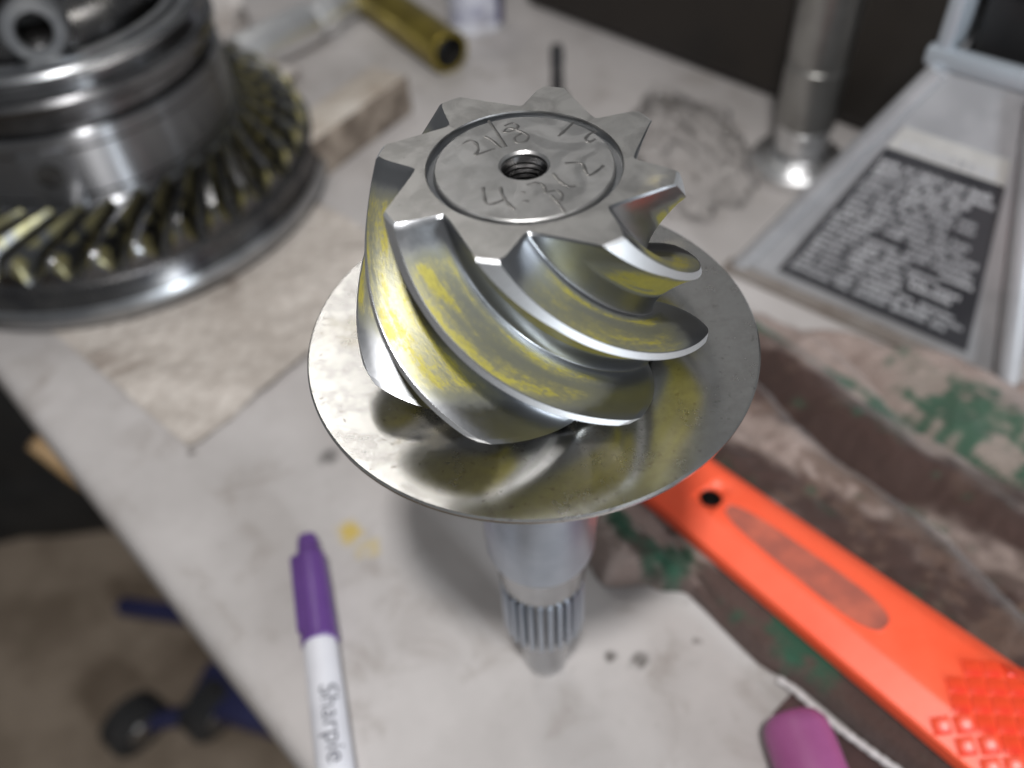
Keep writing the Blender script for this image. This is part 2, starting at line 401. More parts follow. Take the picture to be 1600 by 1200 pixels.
def mat_turned():
    """turned steel: fine circumferential tool marks stretch highlights along the axis"""
    m, t, b = nt('turned_steel'); co = objco(t)
    f = noi(t, co, 45, 4, 0.6)
    t.links.new(mixc(t, f, (0.30, 0.305, 0.32), (0.42, 0.425, 0.44)), b.inputs['Base Color'])
    b.inputs['Metallic'].default_value = 1.0; b.inputs['Roughness'].default_value = 0.36
    b.inputs['Anisotropic'].default_value = 1.0; b.inputs['Anisotropic Rotation'].default_value = 0.25
    tg = t.nodes.new('ShaderNodeTangent'); tg.direction_type = 'RADIAL'; tg.axis = 'Z'
    t.links.new(tg.outputs[0], b.inputs['Tangent'])
    return m
M['turned'] = mat_turned()

def mat_paper():
    m, t, b = nt('oily_paper_towel'); co = objco(t)
    big = noi(t, co, 22, 5, 0.6, 0.8); q = t.nodes.new('ShaderNodeTexVoronoi'); q.inputs['Scale'].default_value = 180
    t.links.new(co, q.inputs['Vector'])
    c = mixc(t, smooth(t, big, 0.52, 0.72), (0.54, 0.49, 0.44), (0.14, 0.10, 0.075))
    c = mixc(t, val(t, 'MULTIPLY', smooth(t, q.outputs['Distance'], 0.25, 0.7), 0.35), c, (0.33, 0.28, 0.24))
    t.links.new(c, b.inputs['Base Color']); b.inputs['Roughness'].default_value = 0.85
    bump(t, b, val(t, 'SUBTRACT', 1.0, q.outputs['Distance']), 0.6, 0.0012)
    return m
M['paper'] = mat_paper()

def mat_towel():
    m, t, b = nt('printed_terry_cloth'); co = objco(t)
    a = t.nodes.new('ShaderNodeVertexColor'); a.layer_name = 'Print'
    f = noi(t, co, 600, 3, 0.7); g = noi(t, co, 90, 5, 0.7)
    hsv = t.nodes.new('ShaderNodeHueSaturation'); t.links.new(a.outputs[0], hsv.inputs['Color'])
    t.links.new(val(t, 'ADD', 0.62, val(t, 'MULTIPLY', f, 0.75)), hsv.inputs['Value'])
    t.links.new(hsv.outputs[0], b.inputs['Base Color']); b.inputs['Roughness'].default_value = 0.95
    b.inputs['Sheen Weight'].default_value = 0.15
    bump(t, b, val(t, 'ADD', f, g), 0.8, 0.0012)
    return m
M['towel'] = mat_towel()

def mat_film():
    m, t, b = nt('clear_plastic_film')
    tr = t.nodes.new('ShaderNodeBsdfTransparent'); tr.inputs[0].default_value = (0.985, 0.983, 0.98, 1)
    gl = t.nodes.new('ShaderNodeBsdfGlossy'); gl.inputs['Roughness'].default_value = 0.05
    lw = t.nodes.new('ShaderNodeFresnel'); lw.inputs[0].default_value = 1.28
    mx = t.nodes.new('ShaderNodeMixShader'); t.links.new(val(t, 'ADD', lw.outputs[0], 0.02), mx.inputs[0])
    t.links.new(tr.outputs[0], mx.inputs[1]); t.links.new(gl.outputs[0], mx.inputs[2])
    t.links.new(mx.outputs[0], t.nodes['Material Output'].inputs[0])
    return m
M['film'] = mat_film()

# ------------------------------------------------------------------ the setting
eA = Vector((-244, 160)); eB = Vector((-82, -29)); ed = (eB - eA).normalized(); en = Vector((-ed.y, ed.x))  # en points onto the bench
if en.dot(-eA) < 0: en = -en
def edge(s, k=0.0):
    p = eA + ed * s + en * k; return p
mb = MB()
prof = [(60, -38), (1.5, -38), (0, -36), (-0.5, -20), (0, -8), (1.2, -4), (3.2, -1.6), (6.5, -0.35), (12, 0)]
def bench_edge(i, j):
    k = min(int(j * (len(prof) - 1) + 1e-6), len(prof) - 1); a, z = prof[k]
    p = edge(-760 + 1500 * i, a); return (p.x, p.y, z)
mb.grid(bench_edge, 60, len(prof) - 1)
def bench_top(i, j):
    p = edge(-760 + 1500 * i, 12 + 1000 * j); return (p.x, p.y, 0)
mb.grid(bench_top, 60, 40)
tag(mb.build('bench_top', M['bench'], weld=True, smooth=60), kind='structure')

mb = MB(); mb.grid(lambda i, j: (-3000 + 6000 * i, -2500 + 6000 * j, -800), 8, 8)
tag(mb.build('floor', M['floor']), kind='structure')

# ------------------------------------------------------------------ pinion gear
pin = thing('pinion_gear', (0, 0, 0), 'steel spiral pinion gear smeared with yellow paste, standing upright on its splined shaft', 'gear')
ZT = 203.5
ANG = [(0, 0), (2, .015), (6, .085), (10, .185), (14, .305), (18, .45), (22, .625), (25.4, .80), (28.4, 1.0),
       (34.5, 1.0), (36.3, .84), (38.2, .60), (40.2, .35), (42.2, .14), (43.8, .025), (45, 0)]
def hprof(a):
    for (a0, h0), (a1, h1) in zip(ANG, ANG[1:]):
        if a <= a1 + 1e-9:
            i = ANG.index((a0, h0)); 
            pm = ANG[max(i - 1, 0)]; pn = ANG[min(i + 2, len(ANG) - 1)]
            d = (h1 - h0) / (a1 - a0)
            s0 = (h1 - pm[1]) / (a1 - pm[0]) if i > 0 else 0.0
            s1 = (pn[1] - h0) / (pn[0] - a0) if i < len(ANG) - 2 else 0.0
            if a0 in (28.4,): s0 = 0; s1 = 0
            if a0 == 25.4: s1 = d
            if a0 == 34.5: s0 = d
            x = (a - a0) / (a1 - a0); L = a1 - a0
            return ((2 * x**3 - 3 * x**2 + 1) * h0 + (x**3 - 2 * x**2 + x) * s0 * L + (-2 * x**3 + 3 * x**2) * h1 + (x**3 - x**2) * s1 * L)
    return 0.0
samples = []
for (a0, _), (a1, _) in zip(ANG, ANG[1:]):
    n = 3 if a0 != 28.4 else 4
    samples += [a0 + (a1 - a0) * k / n for k in range(n)]
samples.append(45.0)
hs = [max(0.0, min(1.0, hprof(a))) for a in samples]
def rz(z): d = ZT - z; return 27.5 + .268 * d, 20.2 + .150 * d
def twist(z): d = ZT - z; return 1.42 * d + 0.029 * d * d
zs = [ZT - 0.45] + [ZT - 0.45 - (ZT - 0.45 - 168.5) * k / 46 for k in range(1, 47)] + [167.4, 166.2, 165.0, 163.8, 162.6, 161.8]
def rback(z): d = 168.3 - z; return rz(168.3)[0] - 1.45 * d - 0.03 * d * d
def tooth_mesh():
    mb = MB(); rows = []; na = len(samples); N, NB, ZEND = 50, 9, 161.6
    cols = []
    for a, h in zip(samples, hs):
        def rad(z): r1, r0 = rz(z); return r0 + (r1 - r0) * (h ** (1 + 0.22 * min(1, (ZT - z) / 30)) if a < 28.4 else h)
        lo, hi = ZEND, ZT
        for _ in range(40):
            mid_ = (lo + hi) / 2
            if rad(mid_) > rback(mid_): lo = mid_
            else: hi = mid_
        ze = hi
        def pt(r, z, tz=None):
            w_ = -2.4 + min(1.0, (ZT - z) / 12.0) * 4.3
            ae = a * (28.4 + w_) / 28.4 if a <= 28.4 else 34.5 - (34.5 - a) * (6.1 - w_) / 6.1 if a < 34.5 else a
            q = R(ae - 34.5 + twist(z if tz is None else tz)); return (r * math.cos(q), r * math.sin(q), z)
        c = [pt(17.9, ZT), pt(rad(ZT) - 0.45, ZT)]
        c += [pt(rad(z), z) for z in [ZT - 0.45 - (ZT - 0.45 - ze - 0.7) * k / N for k in range(N + 1)]]
        for k in range(NB + 1):
            z = ze - 0.35 - (ze - 0.35 - ZEND) * k / NB
            r = min(rback(z), rad(ze))
            if k == 0: r = (rad(ze) * 0.35 + rback(z) * 0.65)
            c.append(pt(max(r, 20), z))
        cols.append(c)
    nr = len(cols[0])
    seq = [([c[i] for c in cols], (0.0 if i == 0 else 0.004 if i == 1 else 0.012 + 0.85 * (i - 2) / N if i <= N + 2 else 0.9 + 0.1 * (i - N - 2) / (NB + 1))) for i in range(nr)]
    # an intermediate row on the flat end face
    mid = [tuple((Vector(p) * 0.5 + Vector(q) * 0.5)) for p, q in zip(seq[0][0], seq[1][0])]
    seq.insert(1, (mid, 0.002))
    b = 0
    for rw, uu in seq:
        for k, p in enumerate(rw):
            mb.uv[len(mb.v) + k] = (uu, samples[k] / 45.0)
        mb.add(rw, [])
    for i in range(len(seq) - 1):
        for k in range(na - 1):
            mb.f.append((i * na + k, (i + 1) * na + k, (i + 1) * na + k + 1, i * na + k + 1))
    me = mb.mesh('tooth', 17)
    crisp = {samples.index(28.4), samples.index(34.5)}
    at_ = me.attributes.get('sharp_edge') or me.attributes.new('sharp_edge', 'BOOLEAN', 'EDGE')
    for e in me.edges:
        i0, i1 = e.vertices
        if i0 % na == i1 % na and i0 % na in crisp and min(i0, i1) >= 2 * na: at_.data[e.index].value = True
        if i0 // na == i1 // na and i0 // na in (N + 3, N + 4): at_.data[e.index].value = True
    me.materials.append(M['tooth']); me.materials.append(M['face_ring'])
    for p in me.polygons:
        if p.center.z > (ZT - 0.1) * MM: p.material_index = 1
    return me
tm = tooth_mesh()
for k in range(8):
    o = link('tooth', tm, None, pin); o.rotation_euler = (0, 0, R(213 + 45 * k))
mb = MB(); mb.lathe([(17.95, ZT - .02), (17.75, ZT - 1.5), (17.4, ZT - 1.7), (16.6, ZT - 1.6), (16.35, ZT - .55), (16.1, ZT - .3), (10, ZT - .3), (4.7, ZT - .3), (4.25, ZT - .75), (4.1, ZT - 14), (0, ZT - 16)], 128)
ef = mb.build('end_face', M['face'], pin, 28)
mb = MB(); mb.lathe([(4.22, ZT - 1.2)] + [(4.0 - .28 * (k % 2), ZT - 1.6 - .55 * k) for k in range(20)] + [(3.7, ZT - 13.8), (0, ZT - 15.6)], 48); mb.build('centre_hole', M['steel_dark'], ef)
mb = MB(); mb.lathe([(17.72, ZT - .35), (17.7, ZT - 1.42), (16.62, ZT - 1.5), (16.42, ZT - .9)], 128); mb.build('groove', M['steel'], ef, 20)
mb = MB(); mb.lathe([(26.0, 163.5), (26.0, 160.9), (15, 160.9)], 96); mb.build('hub', M['steel_dark'], pin)
mb = MB(); mb.lathe([(15.0, 159.0), (20, 159.1), (38, 160.1), (46.5, 160.9), (47.7, 161.0), (48.1, 160.6), (48.05, 159.9), (47.4, 159.6), (38, 158.8), (15.0, 157.6), (15.0, 159.0)], 192)
mb.build('slinger_disc', M['disc'], pin, 40)
mb = MB(); mb.lathe([(15.3, 161), (15.8, 152), (15.8, 100), (15.3, 81), (14.8, 79), (13.2, 76)], 96)
mb.build('shaft', M['shaft_steel'], pin, 30)
mb = MB(); mb.lathe([(13.2, 76.2), (12.9, 74.5), (12.8, 65), (11.9, 62.8), (11.4, 62)], 96); mb.build('journal', M['neck'], pin, 30)
mb = MB(); mb.lathe([(11.4, 62.4), (11.1, 36), (9.6, 32.5), (8.4, 30.5)], 96); mb.build('spline_core', M['steel_dark'], pin, 30)
mb = MB(); mb.lathe([(8.4, 31), (7.9, 29), (7.7, 14), (7.0, 9), (4.6, 1.2), (4.0, 0), (0, 0)], 64); mb.build('shaft_tip', M['neck'], pin, 30)
mb = MB()
mb.bbox((11.75, 0, 49.0), (1.7, 1.7, 26.5), 0.35)
sm_ = mb.mesh('spline'); sm_.materials.append(M['shaft_steel'])
for k in range(26):
    o = link('spline', sm_, None, pin); o.rotation_euler = (0, 0, 2 * math.pi * k / 26)
# vibro-engraved figures on the end face: strokes in a x3.077 enlargement of the face
def zoomed(px, py): return at(580 + px / 3.077, 130 + py / 3.077, ZT - .3)
strokes = [[(440, 290), (475, 275), (505, 290), (515, 320), (500, 345), (545, 330), (595, 315)],
           [(565, 180), (600, 230), (650, 308)], [(545, 255), (580, 275), (625, 312)],
           [(640, 205), (680, 192), (705, 205), (690, 225), (640, 235), (660, 215), (720, 232), (755, 255), (740, 280), (700, 285), (690, 262), (725, 240)],
           [(975, 185), (945, 215), (900, 255)], [(1080, 232), (1050, 245), (1030, 268), (1050, 282), (1078, 268)],
           [(538, 500), (545, 545), (555, 580), (600, 575), (640, 560)], [(622, 498), (632, 540), (660, 580), (690, 608)],
           [(728, 565), (760, 569)], [(722, 524), (738, 527)],
           [(748, 490), (790, 480), (825, 490), (838, 515), (842, 525), (890, 515), (918, 535), (912, 562), (885, 560)],
           [(865, 540), (900, 580), (938, 625)],
           [(872, 432), (905, 470), (945, 497), (985, 495)],
           [(930, 385), (975, 382), (1015, 388), (1030, 420), (1045, 442), (1075, 430), (1118, 395)]]
for s in strokes:
    pts = [zoomed(*p) for p in s]
    fine = []
    for i in range(len(pts) - 1):
        p0 = pts[max(i - 1, 0)]; p1 = pts[i]; p2 = pts[i + 1]; p3 = pts[min(i + 2, len(pts) - 1)]
        for k in range(5):
            x = k / 5
            fine.append(0.5 * ((2 * p1) + (p2 - p0) * x + (2 * p0 - 5 * p1 + 4 * p2 - p3) * x * x + (-p0 + 3 * p1 - 3 * p2 + p3) * x**3))
    fine.append(pts[-1])
    rad = [0.34 * (0.75 + 0.5 * noise.noise(p * 0.9)) + 0.05 for p in fine]
    MB().tube(fine, rad, 6, 0.22).build('engraved_stroke', M['engraving'], ef)

# ------------------------------------------------------------------ ring gear on its differential case
GC = Vector((-222, 305, 2.6))
rg = thing('differential_case', GC, 'dark oiled differential case with a yellow-pasted ring gear bolted round its base', 'gear')
mb = MB(); mb.lathe([(62, 0), (113, 0), (117.5, 1.2), (120, 5), (120, 8), (118.0, 12.2), (117.3, 13.2), (115.0, 22.5), (112.5, 24.5), (81, 35), (76, 37), (70, 40)], 160)
ring = mb.build('ring_gear', M['steel_dark'], rg, 22)
mb = MB(); mb.lathe([(117.9, 1.5), (120.3, 5), (120.3, 8.1), (118.2, 12.4)], 160); mb.build('rim_chamfer', M['steel'], ring)
NT = 35
def ring_tooth():
    mb = MB(); ns = 16
    cs = [(-6.6, -2.0), (-5.7, 1.8), (-4.2, 6.2), (-1.9, 10.6), (0.7, 10.6), (2.7, 6.4), (4.3, 2.2), (5.6, -2.0)]
    rows = []
    for i in range(ns + 1):
        x = i / ns; r = 79 + 33.5 * x
        z0 = 35.0 - 9.6 * x - (1.6 if i == ns else 0)
        q = -(0.30 * x + 0.05 * math.sin(math.pi * x))
        k = 0.80 + 0.34 * x
        hh = 0.88 + 0.12 * x - (0.22 if i == ns else 0.06 if i == ns - 1 else 0)
        row = []
        for a, h in cs:
            ang = q + a * k / r * 1.22
            row.append((r * math.cos(ang), r * math.sin(ang), z0 + h * hh))
        rows.append(row)
    n = len(cs)
    for rw in rows: mb.add(rw, [])
    for i in range(ns):
        for k in range(n - 1): mb.f.append((i * n + k, (i + 1) * n + k, (i + 1) * n + k + 1, i * n + k + 1))
    mb.f.append(tuple(range(n))); mb.f.append(tuple(ns * n + k for k in range(n)))
    me = mb.mesh('tooth', 40)
    me.materials.append(M['ring_tooth']); me.materials.append(M['steel_mid']); me.materials.append(M['steel_dark'])
    for p in me.polygons:
        if len(p.vertices) == 4 and all((i % n) in (3, 4) for i in p.vertices): p.material_index = 1
        elif len(p.vertices) > 4: p.material_index = 2
    return me
rtm = ring_tooth()
for k in range(NT):
    o = link('tooth', rtm, None, ring); o.rotation_euler = (0, 0, 2 * math.pi * (k + 0.3) / NT)
mb = MB(); mb.lathe([(79, 34), (79.5, 41), (78.2, 42.5), (78.2, 78), (77.2, 79.5)], 128); body = mb.build('case_wall', M['turned'], rg, 30)
mb = MB(); mb.lathe([(77.4, 79.4), (73.5, 80.5), (73.0, 88), (75, 89.2), (78.5, 89.6), (79.6, 91), (79.6, 94.5), (78.2, 96.5), (75.8, 97.2), (75.2, 99), (76, 100), (75.5, 103), (72, 104)], 128)
mb.build('bearing_flange', M['steel_mid'], rg, 25)
mb = MB(); mb.lathe([(72.2, 103.8), (71, 105.5), (68.5, 106), (68, 103.8), (66.5, 103.8), (66, 107.5), (62.5, 108), (62, 101), (60, 98), (36, 96), (35, 99), (0, 99)], 128)
mb.build('bearing_race', M['steel'], rg, 25)
mb = MB(); mb.lathe([(59.6, 97.5), (57, 112), (50, 117), (38, 119), (30, 118), (28, 100)], 96); mb.build('bearing_cone', M['steel_dark'], rg, 35)
# oil hole and boss in the wall, flat pad round it
def on_wall(ang, z, r=78.2): return Vector((r * math.cos(ang), r * math.sin(ang), z))
hp = at(85, 268, 62) - GC; ha = math.atan2(hp.y, hp.x)
def wall_frame(ang):
    n = Vector((math.cos(ang), math.sin(ang), 0)); s = Vector((-n.y, n.x, 0))
    return Matrix((s, Vector((0, 0, 1)), n)).transposed()
Wm = wall_frame(ha); zc = 58.0
mb = MB(); mb.bbox(on_wall(ha, zc, 77.6), (22, 31, 2.6), 0.6, Wm); pad = mb.build('pad', M['turned'], rg)
mb = MB(); mb.lathe([(6.4, 0), (6.2, -.4), (5.9, -.5), (5.7, -4), (0, -4)], 32, Wm, on_wall(ha, zc + 3, 79.35)); 
mb2 = MB(); mb2.lathe([(6.3, 0.15), (0, 0.16)], 32, Wm, on_wall(ha, zc + 3, 78.95)); mb2.build('oil_hole', M['hole'], pad)  # flat near-black disc standing in for the shade inside the bore
# lug with a bolt hole standing on the bearing seat
la = R(-72)
ln = Vector((math.cos(la), math.sin(la), 0.35)).normalized(); lx = Vector((-math.sin(la), math.cos(la), 0)); ly = ln.cross(lx)
Lm = Matrix((lx, ly, ln)).transposed(); lc = Vector((52 * math.cos(la) + 2, 52 * math.sin(la), 117))
mb = MB(); mb.lathe([(7.5, -14), (7.5, 5.0), (8.1, 5.7), (12.5, 5.6), (14.2, 4.2), (14.8, 1.5), (14.8, -22), (7.5, -22)], 40, Lm, lc)
lug = mb.build('adjuster_lug', M['steel'], rg, 30)
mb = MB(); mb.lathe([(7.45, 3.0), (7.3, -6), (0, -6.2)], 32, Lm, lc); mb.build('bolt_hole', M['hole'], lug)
mb = MB(); mb.bbox(lc + Vector((-20, 3, -9)), (22, 14, 22), 4, Matrix.Rotation(0.2, 3, 'Z')); mb.build('lug_web', M['steel_dark'], rg)
for k, zz in enumerate((47, 71)):
    mb = MB(); mb.lathe([(78.1, zz), (78.55, zz + .3), (78.55, zz + 1.2), (78.1, zz + 1.5)], 128); mb.build('tool_groove', M['steel_dark'], rg)

# paper towel the ring gear sits on
cA = at(300, 706); cB = at(60, 500); cC = at(500, 545)
e1 = (cB - cA); e1.z = 0; e2 = (cC - cA); e2.z = 0
e1 = e1.normalized() * 215; e2 = e2.normalized() * 150
mb = MB()
def pap(i, j):
    p = cA + e1 * i + e2 * j
    wv = 0.5 * noise.noise(Vector((p.x * .03, p.y * .03, 0))) + 0.3 * noise.noise(Vector((p.x * .09, p.y * .09, 2)))
    d = math.hypot(p.x - GC.x, p.y - GC.y)
    lift = max(0.0, min(1.0, (d - 124) / 25))
    rum = 3.2 * noise.fractal(Vector((p.x * .035, p.y * .05, 6)), .7, 2.1, 3)
    rag_ = 2.2 * noise.noise(Vector((p.x * .08, p.y * .08, 11)))
    return (p.x + rag_, p.y - rag_, 1.2 + max(0.0, 1.4 + wv * 2.2 + rum * .45) * lift)
mb.grid(pap, 90, 70)
def pap_low(i, j):
    p = Vector(pap(i, j)); p.z -= 0.9; return tuple(p)
mb.grid(pap_low, 90, 70)
tag(mb.build('paper_towel', M['paper']), 'creased oil-stained paper towel lying under the ring gear', 'paper towel')

# ------------------------------------------------------------------ marker pen
pa = at(480, 838, 6.6); pb = at(528, 1230, 6.0); pd = (pb - pa); pd.z = 0; pd.normalize()
pen = thing('marker_pen', (pa.x, pa.y, 0), 'white marker pen with a purple cap lying on the bench', 'marker')
side = Vector((0, 0, 1)).cross(pd).normalized()
Pm = Matrix((side, Vector((0, 0, 1)), pd)).transposed()
pc = Vector((0, 0, 6.8))
mb = MB(); mb.lathe([(0, 0), (2.6, .1), (3.6, .9), (4.0, 3), (4.6, 8.5), (5.6, 9.6), (5.95, 11.5), (6.25, 24), (6.55, 42), (6.6, 45.6), (6.2, 46), (5.5, 46)], 48, Pm, pc)
cap = mb.build('cap', M['purple'], pen, 28)
mb = MB(); mb.bbox(pc + Pm @ Vector((-5.2, 3.4, 26)), (3.4, 2.0, 32), 0.8, Pm @ Matrix.Rotation(0.6, 3, 'Z')); mb.build('clip', M['purple'], cap)
mb = MB(); mb.lathe([(5.4, 45.0), (5.7, 45.6), (5.75, 47), (5.95, 49), (6.05, 75), (6.05, 118), (5.4, 126), (4.4, 134), (4.0, 136), (0, 136)], 48, Pm, pc)
barrel = mb.build('barrel', M['white_plastic'], pen, 30)
tmesh = text_mesh('Sharpie', 9.0)
bmm = bmesh.new(); bmm.from_mesh(tmesh); bmesh.ops.triangulate(bmm, faces=bmm.faces[:])
for _ in range(3): bmesh.ops.subdivide_edges(bmm, edges=[e for e in bmm.edges if e.calc_length() > 0.7], cuts=1); bmesh.ops.triangulate(bmm, faces=bmm.faces[:])
bmm.to_mesh(tmesh); bmm.free()
for p in tmesh.vertices:
    x, y = p.co.x, p.co.y
    a = R(74) - (y - 2.8) / 6.1
    q = Vector((math.cos(a) * 6.13, math.sin(a) * 6.13, 64 + x))
    p.co = (pc + Pm @ q) * MM
link('lettering', tmesh, M['ink'], barrel)

# ------------------------------------------------------------------ printed cloth and its corded hem
O = Vector((57, 56)); da = Vector((.613, -.790)); db = Vector((.790, .613))
def lerp_tab(tab, x):
    if x <= tab[0][0]: return tab[0][1]
    for (x0, y0), (x1, y1) in zip(tab, tab[1:]):
        if x <= x1: k = (x - x0) / (x1 - x0); k = k * k * (3 - 2 * k); return y0 + (y1 - y0) * k
    return tab[-1][1]
LOW = [(-62, 74), (-45, 22), (-28, -18), (-12, -40), (0, -43), (14, -30), (24, -23), (57, -25), (74, -21.5), (100, -21), (128, -19), (170, -12)]
HIGH = [(-62, 84), (-45, 110), (0, 128), (32, 146), (80, 170), (170, 200)]
def cloth_h(a, b):
    n1 = noise.noise(Vector((a * .012, b * .02, 3))); n2 = noise.noise(Vector((a * .05, b * .06, 9))); n3 = noise.noise(Vector((a * .2, b * .2, 5)))
    ph = b + 10 * n1 + a * 0.10
    z = 4 + 11.0 * abs(math.sin(ph * math.pi / 41 + 1.15 + .5 * n1)) ** 0.62 + 3.0 * (0.5 + 0.5 * math.sin(ph * 2 * math.pi / 27 + 1.0)) + 2.6 * n2 + 0.7 * n3
    return z
def cloth_pt(i, j):
    a = -62 + 232 * i; lo, hi = lerp_tab(LOW, a), lerp_tab(HIGH, a); b = lo + (hi - lo) * j
    e = min((b - lo), (hi - b) * 1.0, (a + 62) * 1.5); e = max(0.0, min(1.0, e / 9.0)); e = math.sqrt(max(0, 1 - (1 - e) ** 2))
    z = 0.6 + (cloth_h(a, b) - 0.6) * e
    # handle presses it down a little
    if abs(b) < 22: z = min(z, 8.2)
    p = O + da * a + db * b
    return (p.x, p.y, z)
NU, NV = 190, 190
mb = MB(); mb.grid(cloth_pt, NU, NV)
me = mb.mesh('towel', 80); me.materials.append(M['towel'])
ca = me.color_attributes.new('Print', 'FLOAT_COLOR', 'POINT')
def sstep(x, a, b):
    x = max(0, min(1, (x - a) / (b - a))); return x * x * (3 - 2 * x)
for idx, v in enumerate(me.vertices):
    p = Vector((v.co.x, v.co.y)) / MM - O; a, b = p.dot(da), p.dot(db)
    n1 = noise.fractal(Vector((a * .016, b * .035, 1)), 0.6, 2.0, 4)
    n2 = noise.fractal(Vector((a * .05, b * .05, 7)), 0.6, 2.0, 4)
    n3 = noise.fractal(Vector((a * .022, b * .06, 15)), 0.6, 2.0, 5)
    beige = Vector((.31, .24, .21)); brown = Vector((.052, .027, .021)); tan = Vector((.125, .078, .058)); green = Vector((.014, .078, .042))
    c = beige.copy()
    wb = max(sstep(n1 * .6 + 1.15 - abs(b - 72) / 26, 0.25, 0.7), sstep(n1 * .6 + 1.0 - abs(b - 26) / 24, .2, .7), sstep((a - 60) / 30 + n1, .2, .8) * .8 if b < 90 else 0)        # brown print stripes, doubling as painted shade in the fold valleys
    c = c.lerp(brown, wb)
    c = c.lerp(tan, sstep(n2 + n1 * .5, 0.05, .5) * .75 if 8 < b < 60 else sstep(n2, .1, .5) * .35)
    if b < 16: c = c.lerp(brown, sstep(n3 * .9 + (a - 6) / 40, 0.1, .5) * .9)
    pg = math.exp(-(((a - 55) / 34) ** 2 + ((b - 112) / 20) ** 2)) + math.exp(-(((a - 14) / 8) ** 2 + ((b + 18) / 12) ** 2)) + math.exp(-(((a - 66) / 22) ** 2 + ((b + 12) / 9) ** 2)) + .55 * math.exp(-(((a - 10) / 40) ** 2 + ((b - 92) / 6) ** 2))
    c = c.lerp(green, sstep(pg + n3 * .7 + .30 * noise.noise(Vector((a * .22, b * .05, 2))), .32, .85) * .9)
    if b > 100: c = c.lerp(beige, sstep(n2 + n3 * .5, .15, .4) * .8)
    ca.data[idx].color = (c.x, c.y, c.z, 1)
towel = link('towel', me, None)
tag(towel, 'rumpled brown, beige and green printed towel beside the orange handle', 'towel')
hem = []
for k in range(60):
    a = 66 + 78 * k / 59; b = lerp_tab(LOW, a) - 2.2 - 1.5 * math.sin(k * .12)
    p = O + da * a + db * b; hem.append((p.x, p.y, 2.6 + 1.2 * math.sin(k * .1)))
mb = MB(); mb.tube(hem, [1.25 + .22 * math.sin(k * 2.2) for k in range(60)], 10); mb.build('corded_hem', M['cord'], towel, 80)
# maroon cloth showing below the hem
mb = MB()
def mar(i, j):
    a = 72 + 78 * i; b = lerp_tab(LOW, a) - 2 - 34 * j * (0.35 + 0.65 * min(1, i * 3))
    p = O + da * a + db * b
    z = 1.1 + 1.6 * (0.5 + noise.noise(Vector((a * .05, b * .07, 4)))) * min(1, 6 * j * (1 - j) + .1)
    return (p.x, p.y, max(0.5, z))
mb.grid(mar, 50, 30)
tag(mb.build('rag', M['maroon'], None, 80), 'flat dark maroon rag below the corded hem of the towel', 'rag')

# ------------------------------------------------------------------ orange handle
hand = thing('scraper_handle', (O.x, O.y, 0), 'bright orange plastic tool handle with a hanging hole and diamond grip', 'tool handle')
HO = Vector((57.9, 62.5)); da = Vector((.632, -.775)); db = Vector((.775, .632)); hand.location = (HO.x * MM, HO.y * MM, 0)
Hm = Matrix((Vector((da.x, da.y, 0)), Vector((db.x, db.y, 0)), Vector((0, 0, 1)))).transposed()
def H(a, b, z): return Hm @ Vector((a, b, z))
mb = MB(); HL0, HL1 = -20.0, 185.0
HOLE = (13.5, -1.4, 4.3)          # a, b, radius
def hw(a): return 15.5 + 4.6 * max(0, min(1.4, a / 124))
def round_end(a):
    d = a - HL0; return 1.0 if d > 9 else math.sqrt(max(0.02, 1 - ((9 - d) / 9) ** 2)) * .45 + .55
Z0, ZB, ZTOP = 8.4, 15.5, 20.5
cross = [(-0.86, Z0), (-1.0, Z0 + 2), (-1.0, ZB), (-0.97, ZB + .7), (-0.54, ZTOP - .4), (-0.48, ZTOP), (0.62, ZTOP), (0.70, ZTOP - .4), (0.97, ZB + 1.2), (1.0, ZB), (1.0, Z0 + 2), (0.86, Z0)]
nA = 84; nC = len(cross); rows = []
for i in range(nA + 1):
    a = HL0 + (HL1 - HL0) * i / nA; k = hw(a) * round_end(a)
    mb.add([H(a, c * k, z) for c, z in cross], [])
for i in range(nA):
    a = HL0 + (HL1 - HL0) * (i + .5) / nA
    for c in range(nC):
        c2 = (c + 1) % nC
        mb.f.append((i * nC + c, (i + 1) * nC + c, (i + 1) * nC + c2, i * nC + c2))
mb.f.append(tuple(range(nC))); mb.f.append(tuple(nA * nC + c for c in range(nC)))
hb = mb.build('handle_body', M['orange'], hand, 22)
# hanging hole cut with a boolean, its wall lined near-black
mb = MB(); mb.lathe([(0, 2), (HOLE[2], 2), (HOLE[2], 30), (0, 30)], 32, None, H(HOLE[0], HOLE[1], 0)); cut = mb.build('cutter', M['orange'], hand)
md = hb.modifiers.new('hole', 'BOOLEAN'); md.object = cut; md.operation = 'DIFFERENCE'; md.solver = 'EXACT'
bpy.context.view_layer.update()
nm = bpy.data.meshes.new_from_object(hb.evaluated_get(bpy.context.evaluated_depsgraph_get()))
hb.modifiers.clear(); hb.data = nm; bpy.data.objects.remove(cut)
mb = MB(); mb.lathe([(HOLE[2] - .05, ZTOP - 1.0), (HOLE[2] - .05, Z0 + .5), (0, Z0 + .5)], 32, None, H(HOLE[0], HOLE[1], 0)); mb.build('hanging_hole', M['hole'], hand)
